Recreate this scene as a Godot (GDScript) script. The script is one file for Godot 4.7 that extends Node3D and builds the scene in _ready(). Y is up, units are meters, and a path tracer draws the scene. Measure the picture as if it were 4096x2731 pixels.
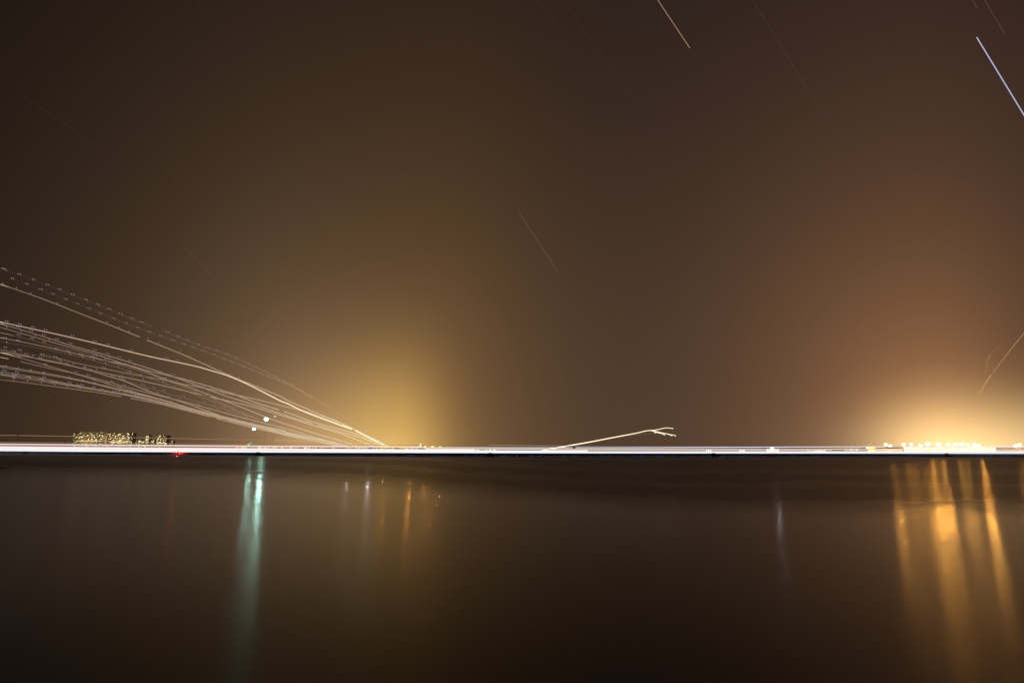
extends Node3D
# A bay at night, an airport behind a long sea wall on the far shore, photographed with a very long exposure:
# lights that moved are drawn as the glowing lines they left in the air.

const F := 2275.0            # focal length in photograph pixels (4096 wide, about 20 mm on full frame)
const PITCH := 10.82         # degrees up
const ROLL := 0.10
const EYE := Vector3(0, 8, 0)
const GROUND := 4.0          # height of the airport platform above the water

const AIR_TRAILS := [
	["brightest aircraft light trail, starting high at left edge and bending down to the runway", 1.75, 5.0, [[0, 1287.8, 115, 1312.5, 255, 1343.3, 383, 1373.3, 591, 1424.1, 706, 1448.1, 788, 1466.1, 832, 1478.7, 903, 1500.1, 966, 1525.6, 1037, 1560, 1119, 1602.1, 1150, 1614.4, 1211, 1643.7, 1272, 1667.6, 1332, 1689.6, 1407, 1716.4], [1422, 1722.1, 1475, 1747.9, 1513, 1767.1, 1559, 1788.1]]],
	["topmost solid aircraft light trail, broken by one short gap", 1.00, 3.6, [[0, 1137, 157, 1191, 306, 1249, 440, 1301, 557, 1347.5], [588, 1360.5, 725, 1415.9, 821, 1458.4, 880, 1485.4, 966, 1522.3, 1045, 1553.3, 1119, 1583.9, 1150, 1601.6, 1272, 1654.2, 1349, 1684.8, 1399, 1707.7, 1448, 1732.6, 1557, 1787.1]]],
	["amber aircraft light trail emerging mid-air and joining the topmost trail", 0.80, 3.2, [[157, 1418.3, 233, 1433.6, 316, 1454.6, 450, 1481.4, 498, 1491.5, 605, 1510.6, 695, 1528.8, 750, 1539.9, 827, 1554.3, 941, 1579.1, 1037, 1600.2, 1150, 1628.4, 1207, 1642.3, 1255, 1656.1, 1341, 1685.7, 1354, 1690.9], [1368, 1697.2, 1404, 1713.5]]],
	["second aircraft light trail down from the brightest one at the left edge", 1.00, 3.4, [[0, 1294.9, 96, 1322.6, 191, 1352.3, 287, 1382.9, 421, 1419.6, 519, 1449.4, 630, 1484.8, 706, 1511.2, 750, 1527.5, 836, 1560, 922, 1589.7, 999, 1613.6, 1133, 1657.6, 1150, 1663.7, 1249, 1694.4], [1268, 1700.1, 1353, 1725, 1437, 1747.9, 1494, 1769.9, 1533, 1787.1]]],
	["long aircraft light trail passing just above the upper teal lamp", 0.90, 3.4, [[0, 1309.2, 115, 1341.7, 264, 1384.8, 363, 1411.6, 421, 1430.3, 513, 1461.8, 576, 1482.9, 656, 1515.4, 706, 1532.6, 750, 1546.2, 869, 1592.5, 909, 1606.9, 985, 1636.5, 1064, 1668.1, 1133, 1693, 1150, 1697.8, 1234, 1725, 1284, 1740.3, 1353, 1759.4, 1404, 1776.6, 1443, 1788.1]]],
	["faint aircraft light trail that stops short of the upper teal lamp", 0.50, 3.0, [[0, 1330.3, 96, 1352.3, 197, 1380, 325, 1409.7, 400, 1436, 471, 1458, 559, 1482.9, 649, 1515.4, 750, 1554.3, 872, 1605.9, 936, 1631.7]]],
	["aircraft light trail ending in a clean tip above the upper teal lamp", 1.00, 3.4, [[0, 1350.4, 115, 1373.3, 230, 1398.2, 363, 1428.8, 421, 1443.1, 513, 1461.8, 599, 1484.8, 674, 1502, 750, 1520.8, 838, 1546.6, 941, 1578.2, 1018, 1608.8, 1115, 1639], [1135, 1645.1, 1200, 1668.1, 1246, 1685.7, 1332, 1709.7, 1418, 1732.6, 1475, 1754.6, 1544, 1786.2]]],
	["dim aircraft light trail fading out left of the upper teal lamp", 0.40, 2.8, [[0, 1366.6, 134, 1388.6, 249, 1411.6, 344, 1433.6, 400, 1449.4, 488, 1475.2, 566, 1502, 664, 1535.5, 750, 1565.7, 802, 1587.7, 846, 1604, 949, 1643.2, 997, 1663.3, 1037, 1677.7]]],
	["very dim aircraft light trail running through the middle of the fan", 0.32, 2.8, [[0, 1392.4, 111, 1413.5, 209, 1437.4, 287, 1461.3, 383, 1489.1, 498, 1521.1, 582, 1547.9, 687, 1578.5, 750, 1596.4, 913, 1641.3, 999, 1666.2]]],
	["aircraft light trail crossing between the two teal lamps", 1.00, 3.4, [[0, 1399.5, 96, 1421.1, 172, 1440.3, 249, 1455.6, 341, 1477.6, 421, 1501.5, 494, 1523.1, 591, 1563.2, 668, 1589.1, 750, 1615.5, 849, 1650.9, 913, 1672.9, 999, 1696.8, 1075, 1715.9, 1150, 1728.8, 1227, 1747.9, 1295, 1763.2, 1399, 1786.2]]],
	["aircraft light trail with a short break left of the teal lamps", 1.00, 3.4, [[0, 1409.7, 38, 1415.4, 163, 1436.4, 249, 1454.6, 341, 1476.6, 421, 1492.9, 591, 1528.8, 750, 1565.7, 815, 1581.1], [842, 1587.4, 913, 1604, 999, 1624.1, 1113, 1657.6, 1150, 1668.9, 1249, 1700.1, 1360, 1733.6, 1437, 1762.3, 1502, 1788.1]]],
	["steep aircraft light trail cutting across the lower half of the fan", 0.90, 3.4, [[0, 1410, 92, 1434.5, 191, 1463.2, 295, 1492.9, 383, 1521.6, 400, 1525.9, 515, 1561.3, 635, 1594.8, 750, 1628.9, 865, 1658.5, 999, 1692, 1133, 1719.8, 1150, 1729.7, 1284, 1758.4, 1389, 1786.2]]],
	["aircraft light trail starting a little in from the left edge", 0.90, 3.4, [[0, 1428.8, 31, 1434.9], [81, 1446, 191, 1471.8, 298, 1493.8, 421, 1524.4, 482, 1542.2, 566, 1564.2, 647, 1585.2, 716, 1602.4, 750, 1609.7, 855, 1639.4, 976, 1671.9, 1083, 1698.7, 1150, 1716.4, 1251, 1747, 1322, 1765.1, 1389, 1782.4]]],
	["upper of two parallel aircraft light trails below the fan's middle", 0.90, 3.4, [[0, 1461.9, 82, 1476.6, 210, 1497.7, 321, 1520.6, 421, 1544, 534, 1570.9, 675, 1605.3, 750, 1630.8, 865, 1661.4, 999, 1694.9, 1133, 1723.6, 1150, 1732.6, 1284, 1759.4, 1380, 1786.2]]],
	["lower of two parallel aircraft light trails below the fan's middle", 0.90, 3.4, [[0, 1468, 82, 1482, 172, 1496.1, 321, 1522.9, 421, 1546.4, 534, 1573.6, 675, 1608.2, 750, 1634, 865, 1664.3, 999, 1697.8, 1133, 1726.4, 1150, 1734.9, 1284, 1761.3, 1378, 1786.6]]],
	["uppermost trail of the dense lower bundle of aircraft light trails", 0.85, 3.4, [[0, 1485.2, 143, 1508.2, 249, 1530.2, 344, 1549.3, 421, 1563.1, 542, 1583.9, 677, 1614.9, 750, 1636.3, 884, 1668.1, 1018, 1700.2, 1150, 1736.1, 1360, 1783.9]]],
	["second trail from the top of the dense lower bundle", 0.85, 3.2, [[0, 1491.4, 153, 1516.8, 258, 1535.4, 383, 1557.5, 542, 1585.8, 677, 1617.6, 750, 1638.4, 884, 1670.4, 1018, 1702.9, 1150, 1738, 1364, 1785]]],
	["third trail from the top of the dense lower bundle", 0.85, 3.2, [[0, 1497.3, 153, 1521, 258, 1537.5, 383, 1559.3, 542, 1587.7, 677, 1619.9, 750, 1640.9, 884, 1673.1, 1018, 1705.4, 1150, 1739.5, 1366, 1785.8]]],
	["fainter trail at the underside of the dense lower bundle", 0.55, 3.0, [[0, 1504.4, 182, 1530.2, 341, 1554.3, 421, 1566.5, 542, 1589.2, 677, 1622.2, 750, 1643.2, 884, 1675.4]]],
	["lowest aircraft light trail at the left edge, broken in two places", 0.90, 3.4, [[0, 1518.1, 115, 1532.1, 235, 1548.4, 392, 1570, 484, 1585.8], [522, 1592.5, 639, 1615.8, 750, 1644.2, 836, 1665.8], [865, 1673.5, 999, 1708.3, 1106, 1731.2, 1150, 1743.1, 1246, 1761.3, 1357, 1786.2]]],
	["short aircraft light trail starting just left of the lower teal lamp", 0.90, 3.4, [[913, 1681.5, 1037, 1712.1, 1150, 1740.3, 1257, 1761.3, 1370, 1786.2]]],
	["highest dotted aircraft trail, a barely visible line with paired flashes", 0.22, 2.4, [[0, 1072, 175, 1137, 350, 1204, 536, 1280, 608, 1306], [647, 1320.7, 803, 1384, 912, 1419, 1125, 1519, 1227, 1576, 1338, 1644, 1444, 1714.5, 1546, 1778]]],
	["second dotted aircraft trail just under the highest one", 0.14, 2.4, [[45, 1114, 191, 1170, 281, 1205.5, 443, 1271, 589, 1326, 685, 1359.7, 774, 1391, 855, 1419, 1059, 1500, 1168, 1545, 1250, 1593]]],
]
const SEA_CALM := 0.185
const SEA_ROUGH := 0.305
const SEA_ANISO := 0.6
const SEA_RIPPLE := 0.1
const FACADE_FILL_P := 900.0
const RIGHT_P := 20000.0
const MID_P := 2200.0
const PALE_P := 700.0
const TEAL_P := 9000.0
const RED_P := 400.0
const TRAIL_E := 1.0

var rng := RandomNumberGenerator.new()
var look: Basis
var used := {}
var mats := {}
var unit_box: ArrayMesh

# ---------------------------------------------------------------- helpers

func numbered(called: String) -> String:
	if not used.has(called):
		used[called] = 0
		return called
	used[called] += 1
	return "%s_%03d" % [called, used[called]]

func tag(o: Node3D, label := "", category := "", group := "", kind := "") -> Node3D:
	if label: o.set_meta("label", label)
	if category: o.set_meta("category", category)
	if group: o.set_meta("group", group)
	if kind: o.set_meta("kind", kind)
	return o

func thing(called: String, where: Vector3, label: String, category: String, group := "") -> Node3D:
	var o := Node3D.new()
	o.name = numbered(called)
	add_child(o)
	o.position = where
	tag(o, label, category, group)
	return o

func part(called: String, mesh: Mesh, material: Material, parent: Node3D, where := Vector3.ZERO, size := Vector3.ONE) -> MeshInstance3D:
	var o := MeshInstance3D.new()
	o.name = called if parent != self else numbered(called)
	o.mesh = mesh
	o.material_override = material
	parent.add_child(o, true)
	o.position = where
	o.scale = size
	return o

func srgb(r: float, g: float, b: float) -> Color:
	return Color(r / 255.0, g / 255.0, b / 255.0)

func matte(called: String, c: Color, rough := 0.85) -> StandardMaterial3D:
	if not mats.has(called):
		var m := StandardMaterial3D.new()
		m.resource_name = called
		m.albedo_color = c
		m.roughness = rough
		mats[called] = m
	return mats[called]

func glow(c: Color, energy: float) -> StandardMaterial3D:
	var key := "glow %s %.3f" % [c.to_html(), energy]
	if not mats.has(key):
		var m := StandardMaterial3D.new()
		m.resource_name = "light"
		m.albedo_color = Color.BLACK
		m.metallic_specular = 0.0
		m.roughness = 1.0
		m.emission_enabled = true
		m.emission = c
		m.emission_energy_multiplier = energy
		mats[key] = m
	return mats[key]

# the point that stands DEPTH metres out from the shore the camera stands on, seen at that place of the photograph
func at(u: float, v: float, depth: float) -> Vector3:
	var r := look * Vector3((u - 2048.0) / F, -(v - 1365.5) / F, -1.0)
	return EYE + r * (depth / -r.z)

func on_water(u: float, v: float) -> Vector3:
	var r := look * Vector3((u - 2048.0) / F, -(v - 1365.5) / F, -1.0)
	return EYE + r * (-EYE.y / r.y)

func px(depth: float) -> float:
	return depth / F

func quad(st: SurfaceTool, a: Vector3, b: Vector3, c: Vector3, d: Vector3) -> void:
	for p in [a, b, c, a, c, d]:
		st.add_vertex(p)

func box_mesh(lo: Vector3, hi: Vector3) -> ArrayMesh:
	var st := SurfaceTool.new()
	st.begin(Mesh.PRIMITIVE_TRIANGLES)
	add_box(st, lo, hi)
	st.generate_normals()
	return st.commit()

func add_box(st: SurfaceTool, lo: Vector3, hi: Vector3) -> void:
	st.set_smooth_group(-1)
	var v := []
	for i in 8:
		v.append(Vector3(hi.x if i & 1 else lo.x, hi.y if i & 2 else lo.y, hi.z if i & 4 else lo.z))
	quad(st, v[4], v[6], v[7], v[5])
	quad(st, v[1], v[3], v[2], v[0])
	quad(st, v[0], v[2], v[6], v[4])
	quad(st, v[5], v[7], v[3], v[1])
	quad(st, v[2], v[3], v[7], v[6])
	quad(st, v[0], v[4], v[5], v[1])

# a turned shape: pairs of (radius, height)
func lathe(profile: Array, sides := 12) -> ArrayMesh:
	var st := SurfaceTool.new()
	st.begin(Mesh.PRIMITIVE_TRIANGLES)
	st.set_smooth_group(-1)
	for i in profile.size() - 1:
		var a: Vector2 = profile[i]
		var b: Vector2 = profile[i + 1]
		for k in sides:
			var t0 := TAU * k / sides
			var t1 := TAU * (k + 1) / sides
			quad(st, Vector3(a.x * cos(t0), a.y, a.x * sin(t0)), Vector3(a.x * cos(t1), a.y, a.x * sin(t1)), Vector3(b.x * cos(t1), b.y, b.x * sin(t1)), Vector3(b.x * cos(t0), b.y, b.x * sin(t0)))
	st.generate_normals()
	return st.commit()

func add_bar(st: SurfaceTool, a: Vector3, b: Vector3, ra: float, rb: float, sides := 5) -> void:
	st.set_smooth_group(-1)
	var d := (b - a).normalized()
	var s := d.cross(Vector3.UP if absf(d.y) < 0.9 else Vector3.RIGHT).normalized()
	var t := s.cross(d)
	for k in sides:
		var e0 := s * cos(TAU * k / sides) + t * sin(TAU * k / sides)
		var e1 := s * cos(TAU * (k + 1) / sides) + t * sin(TAU * (k + 1) / sides)
		quad(st, a + e0 * ra, a + e1 * ra, b + e1 * rb, b + e0 * rb)

# a smooth tube through the points; radius in metres at each; u runs from 0 to 1 with z between U0 and U1
func add_tube(st: SurfaceTool, line: Array, radii: Array, u0 := 0.0, u1 := 1.0, sides := 6) -> void:
	st.set_smooth_group(0)
	var rings := []
	for i in line.size():
		var d: Vector3 = (line[mini(i + 1, line.size() - 1)] - line[maxi(i - 1, 0)]).normalized()
		var s := d.cross(Vector3.UP).normalized()
		var t := s.cross(d)
		var ring := []
		for k in sides:
			ring.append(line[i] + (s * cos(TAU * k / sides) + t * sin(TAU * k / sides)) * radii[i])
		rings.append(ring)
	for i in line.size() - 1:
		var ua := clampf((line[i].z - u0) / (u1 - u0), 0.001, 0.999)
		var ub := clampf((line[i + 1].z - u0) / (u1 - u0), 0.001, 0.999)
		for k in sides:
			var n := (k + 1) % sides
			var corner := [rings[i][k], rings[i][n], rings[i + 1][n], rings[i + 1][k]]
			var us := [ua, ua, ub, ub]
			for j in [0, 1, 2, 0, 2, 3]:
				st.set_uv(Vector2(us[j], 0.5))
				st.add_vertex(corner[j])
	for e in [0, line.size() - 1]:
		for k in sides:
			st.set_uv(Vector2(clampf((line[e].z - u0) / (u1 - u0), 0.001, 0.999), 0.5))
			st.add_vertex(line[e])
			st.add_vertex(rings[e][k])
			st.add_vertex(rings[e][(k + 1) % sides])

func spline(p: Array, steps: int) -> Array:
	var out := []
	for i in p.size() - 1:
		var a: Vector2 = p[maxi(i - 1, 0)]
		var b: Vector2 = p[i]
		var c: Vector2 = p[i + 1]
		var d: Vector2 = p[mini(i + 2, p.size() - 1)]
		for k in steps:
			out.append(b.cubic_interpolate(c, a, d, float(k) / steps))
	out.append(p[-1])
	return out

func pairs(flat: Array) -> Array:
	var out := []
	for i in range(0, flat.size(), 2):
		out.append(Vector2(flat[i], flat[i + 1]))
	return out

# ---------------------------------------------------------------- sky

# the glow of two lit places scattered in the air over the far shore, on a dark brown night sky
func make_sky() -> Texture2D:
	var w := 2048
	var h := 1024
	var data := PackedFloat32Array()
	data.resize(w * h * 3)
	# azimuth (degrees to the right of the view), widths to the left, right and upwards, sharpness, red, green, blue
	var lobes := [[-20.34, 5.21, 8.39, 7.43, 0.75, 0.4379, 0.2702, 0.1469], [-11.45, 7.02, 4.21, 7.59, 1.957, 0.3891, 0.2397, 0.0501], [-7.64, 9.29, 5.57, 14.01, 0.75, 0.1732, 0.0758, 0.0036], [36.98, 6.68, 4.01, 8.83, 0.75, 0.5925, 0.2488, 0.0838], [37.07, 4.62, 8.32, 3.56, 2.0, 0.7813, 0.5304, 0.1943], [36.6, 18.11, 10.86, 17.32, 0.75, 0.0095, 0.0229, 0.0198], [37.6, 4.2, 5.0, 1.3, 1.0, 0.35, 0.3, 0.2], [-12.5, 4.0, 3.4, 1.3, 1.0, 0.22, 0.17, 0.06]]  # last two lobes: extra halo painted in low, close round the lamp clusters
	for y in h:
		var el := 90.0 - (y + 0.5) * 180.0 / h
		for x in w:
			var i := (y * w + x) * 3
			if el < -0.5:
				data[i] = 0.012
				data[i + 1] = 0.008
				data[i + 2] = 0.006
				continue
			var up := maxf(el, 0.0)
			var az := (x + 0.5) * 360.0 / w
			if az > 180.0:
				az -= 360.0
			var g := 1.0 / (1.0 + exp((-39.65 - az) / 13.7))
			var m := (1.0 - 0.75 * (1.0 - g)) * (1.0 + 0.164 * exp(-up / 40.0))
			if az > 60.0:
				m = lerpf(m, 0.29, smoothstep(60.0, 180.0, az))
			var r := 0.00158 * m
			var gr := 0.00125 * m
			var b := 0.00557 * m
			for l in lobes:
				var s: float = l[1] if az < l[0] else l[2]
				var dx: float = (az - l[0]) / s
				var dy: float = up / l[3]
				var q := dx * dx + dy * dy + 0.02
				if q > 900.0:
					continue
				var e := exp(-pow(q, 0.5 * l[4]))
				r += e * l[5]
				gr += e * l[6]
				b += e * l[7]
			data[i] = pow(pow(r, 4.0) + 6.5e-9, 0.25)
			data[i + 1] = pow(pow(gr, 4.0) + 9.0e-10, 0.25)
			data[i + 2] = pow(pow(b, 4.0) + 2.5e-10, 0.25)
	return ImageTexture.create_from_image(Image.create_from_data(w, h, false, Image.FORMAT_RGBF, data.to_byte_array()))

# ---------------------------------------------------------------- setting

func bend(u: float) -> float:
	return 12.0 * (1.0 - pow(1.0 - clampf(u / 2300.0, 0.0, 1.0), 1.7)) if u > 0.0 else u * 0.0085

func shore(u: float) -> Vector3:
	return on_water(u, 1815.0 + bend(u))

func shore_depth(u: float) -> float:
	return -shore(u).z

# the bay: calm water near the camera, ruffled by wind farther out, one sheet with a material for each state of the surface
func make_sea() -> void:
	# where the calm ends, as seen from above (x, distance)
	var edge := [Vector2(-6000, 2600), Vector2(-1200, 820), Vector2(-420, 330), Vector2(-225, 255), Vector2(-155, 232), Vector2(-112, 216), Vector2(-80, 200), Vector2(-42, 166), Vector2(-22, 138), Vector2(-3, 120), Vector2(20, 98), Vector2(38, 88), Vector2(73, 90), Vector2(120, 88), Vector2(400, 80), Vector2(6000, 60)]
	var line := []
	for i in edge.size() - 1:
		var n := 14
		for k in n:
			line.append((edge[i] as Vector2).lerp(edge[i + 1], float(k) / n))
	line.append(edge[-1])
	var wob := FastNoiseLite.new()
	wob.seed = 7
	wob.frequency = 0.02
	var bands := [[0.0, SEA_CALM], [0.78, 0.193], [0.83, 0.205], [0.88, 0.22], [0.93, 0.235], [0.98, 0.25], [1.03, 0.265], [1.08, 0.28], [1.14, SEA_ROUGH], [1.45, 0.285], [1.7, 0.315], [2.3, 0.29], [3.0, 0.315]]
	var mesh := ArrayMesh.new()
	var ripple := NoiseTexture2D.new()
	var rn := FastNoiseLite.new()
	rn.seed = 3
	rn.noise_type = FastNoiseLite.TYPE_SIMPLEX_SMOOTH
	rn.frequency = 0.03
	rn.fractal_octaves = 4
	ripple.noise = rn
	ripple.width = 512
	ripple.height = 512
	ripple.seamless = true
	ripple.as_normal_map = true
	ripple.bump_strength = 6.0
	for i in bands.size():
		var st := SurfaceTool.new()
		st.begin(Mesh.PRIMITIVE_TRIANGLES)
		st.set_smooth_group(-1)
		var near := []
		var far := []
		for p in line:
			var k0: float = bands[i][0]
			var k1: float = bands[i + 1][0] if i + 1 < bands.size() else 0.0
			var jig0 := 1.0 + 0.08 * wob.get_noise_2d(p.x * 2.4, i * 7.0) * (1.0 if i < 9 else 1.6)
			var jig1 := 1.0 + 0.08 * wob.get_noise_2d(p.x * 2.4, (i + 1) * 7.0) * (1.0 if i + 1 < 9 else 1.6)
			near.append(Vector3(p.x, 0, 120.0) if i == 0 else Vector3(p.x, 0, -p.y * k0 * jig0))
			far.append(Vector3(p.x, 0, -40000.0) if k1 == 0.0 else Vector3(p.x, 0, -p.y * k1 * jig1))
		# u runs out from near the camera, v round it, so reflected streaks run radially
		var steps := [0.0, 0.3, 0.44, 0.52, 0.58, 0.64, 0.70, 0.77, 0.85, 0.92, 1.0] if i == 0 else ([0.0, 0.004, 0.012, 0.04, 0.15, 1.0] if i == bands.size() - 1 else [0.0, 1.0])
		for k in line.size() - 1:
			for q in steps.size() - 1:
				var a: Vector3 = near[k].lerp(far[k], steps[q])
				var b: Vector3 = near[k].lerp(far[k], steps[q + 1])
				var c: Vector3 = near[k + 1].lerp(far[k + 1], steps[q + 1])
				var d: Vector3 = near[k + 1].lerp(far[k + 1], steps[q])
				for p in [a, b, c, a, c, d]:
					st.set_uv(Vector2(Vector2(p.x, p.z - 6.0).length() * 0.01, atan2(p.x, 6.0 - p.z) * 4.0))
					st.add_vertex(p)
		st.generate_normals()
		st.commit(mesh)
		var m := StandardMaterial3D.new()
		m.resource_name = "water"
		m.albedo_color = Color(0.004, 0.0035, 0.003).linear_to_srgb()
		m.metallic_specular = 0.354
		m.roughness = bands[i][1]
		m.uv1_triplanar = true
		m.uv1_world_triplanar = true
		m.uv1_scale = Vector3(0.4, 0.4, 0.9)
		m.anisotropy_enabled = true   # wavelets tilt more along the wind than across it
		m.anisotropy = SEA_ANISO
		m.normal_enabled = true
		m.normal_texture = ripple
		m.normal_scale = SEA_RIPPLE
		mesh.surface_set_material(i, m)
	var o := MeshInstance3D.new()
	o.name = numbered("sea")
	o.mesh = mesh
	add_child(o)
	tag(o, "", "", "", "structure")

func make_ground() -> void:
	var noise := NoiseTexture2D.new()
	var fn := FastNoiseLite.new()
	fn.seed = 11
	fn.frequency = 0.01
	noise.noise = fn
	noise.seamless = true
	var ramp := Gradient.new()
	ramp.set_color(0, Color(0.06, 0.058, 0.052).linear_to_srgb())
	ramp.set_color(1, Color(0.13, 0.12, 0.10).linear_to_srgb())
	noise.color_ramp = ramp
	var m := StandardMaterial3D.new()
	m.resource_name = "apron"
	m.albedo_texture = noise
	m.uv1_triplanar = true
	m.uv1_world_triplanar = true
	m.uv1_scale = Vector3(0.01, 0.01, 0.01)
	m.roughness = 0.9
	var st := SurfaceTool.new()
	st.begin(Mesh.PRIMITIVE_TRIANGLES)
	st.set_smooth_group(-1)
	var line := [Vector3(-9000, GROUND, -2200)]
	for u in range(-600, 4701, 100):
		var p := shore(u)
		line.append(Vector3(p.x, GROUND, p.z - 6.0))
	line.append(Vector3(9000, GROUND, -1200))
	for i in line.size() - 1:
		var a: Vector3 = line[i]
		var b: Vector3 = line[i + 1]
		quad(st, a, Vector3(a.x * 1.2, GROUND, -14000), Vector3(b.x * 1.2, GROUND, -14000), b)
	st.generate_normals()
	tag(part("ground", st.commit(), m, self), "", "", "", "structure")

func make_sea_wall() -> void:
	var root := thing("sea_wall", Vector3.ZERO, "long dark sea wall along the far waterline, below the white light trails", "wall")
	var rock := StandardMaterial3D.new()
	rock.resource_name = "stone"
	var tex := NoiseTexture2D.new()
	var fn := FastNoiseLite.new()
	fn.seed = 5
	fn.noise_type = FastNoiseLite.TYPE_CELLULAR
	fn.frequency = 0.03
	tex.noise = fn
	tex.seamless = true
	var ramp := Gradient.new()
	ramp.set_color(0, Color(0.14, 0.14, 0.14).linear_to_srgb())
	ramp.set_color(1, Color(0.36, 0.35, 0.33).linear_to_srgb())
	tex.color_ramp = ramp
	rock.albedo_texture = tex
	rock.uv1_triplanar = true
	rock.uv1_world_triplanar = true
	rock.uv1_scale = Vector3(0.03, 0.12, 0.03)
	rock.roughness = 0.8
	var face := SurfaceTool.new()
	face.begin(Mesh.PRIMITIVE_TRIANGLES)
	face.set_smooth_group(-1)
	var cap := SurfaceTool.new()
	cap.begin(Mesh.PRIMITIVE_TRIANGLES)
	cap.set_smooth_group(-1)
	for u in range(-600, 4700, 100):
		var a := shore(u)
		var b := shore(u + 100)
		var a1 := a + Vector3(0, GROUND, -4.0)
		var b1 := b + Vector3(0, GROUND, -4.0)
		quad(face, a + Vector3.DOWN, a1, b1, b + Vector3.DOWN)
		var up := Vector3(0, 0.35, 0)
		var back := Vector3(0, 0, -2.0)
		quad(cap, a1 + Vector3(0, 0, 0.15), a1 + up + Vector3(0, 0, 0.15), b1 + up + Vector3(0, 0, 0.15), b1 + Vector3(0, 0, 0.15))
		quad(cap, a1 + up + Vector3(0, 0, 0.15), a1 + up + back, b1 + up + back, b1 + up + Vector3(0, 0, 0.15))
		quad(cap, a1 + up + back, a1 + back, b1 + back, b1 + up + back)
	face.generate_normals()
	cap.generate_normals()
	part("revetment", face.commit(), rock, root)
	part("coping", cap.commit(), matte("concrete", Color(0.22, 0.21, 0.19).linear_to_srgb()), root)
	# refuge bays that stand out of the coping at even spacing and break the lights behind
	var bay := SurfaceTool.new()
	bay.begin(Mesh.PRIMITIVE_TRIANGLES)
	add_box(bay, Vector3(-2.0, -1.6, -0.8), Vector3(2.0, 0.55, 0.8))
	add_box(bay, Vector3(-2.4, 0.55, -1.0), Vector3(2.4, 0.7, 1.0))
	bay.generate_normals()
	var bay_mesh := bay.commit()
	for u in [94.0, 1027.0, 1960.0, 2858.0, 3795.0]:
		part("refuge_bay", bay_mesh, matte("concrete", Color.BLACK), root, shore(u) + Vector3(0, GROUND + 0.1, -2.2))
	# blue edge lamps low on the wall
	var blue := [glow(srgb(140, 160, 245), 0.20), glow(srgb(150, 170, 240), 0.12), glow(srgb(160, 175, 225), 0.07)]
	var u := -60.0
	while u < 4150.0:
		var n := rng.randf_range(5.0, 14.0)
		var p := shore(u + n / 2) + Vector3(0, 1.05, -0.6)
		var bay_near := false
		for k in [94.0, 1027.0, 1960.0, 2858.0, 3795.0]:
			bay_near = bay_near or absf(u - k) < 12.0
		if not bay_near:
			part("blue_edge_lamp", unit_box, blue[rng.randi() % 3], root, p, Vector3(n * px(-p.z), 0.5, 0.4))
		u += n + rng.randf_range(2.0, 9.0)

# ---------------------------------------------------------------- light trails

func trail_material(c: Color, mid: Color, c2: Color, energy: float) -> StandardMaterial3D:
	var key := "trail %s %s %s %.3f" % [c.to_html(), mid.to_html(), c2.to_html(), energy]
	if not mats.has(key):
		var g := Gradient.new()
		g.set_color(0, c)
		g.set_color(1, c2)
		g.add_point(0.5, mid)
		var t := GradientTexture2D.new()
		t.gradient = g
		t.width = 64
		t.height = 4
		var m := StandardMaterial3D.new()
		m.resource_name = "light_trail"
		m.albedo_color = Color.BLACK
		m.metallic_specular = 0.0
		m.roughness = 1.0
		m.emission_enabled = true
		m.emission = Color.BLACK
		m.emission_texture = t
		m.emission_energy_multiplier = energy
		mats[key] = m
	return mats[key]

func air_depth(u: float) -> float:
	return lerpf(1300.0, 3000.0, clampf(u / 1560.0, 0.0, 1.0))

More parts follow.
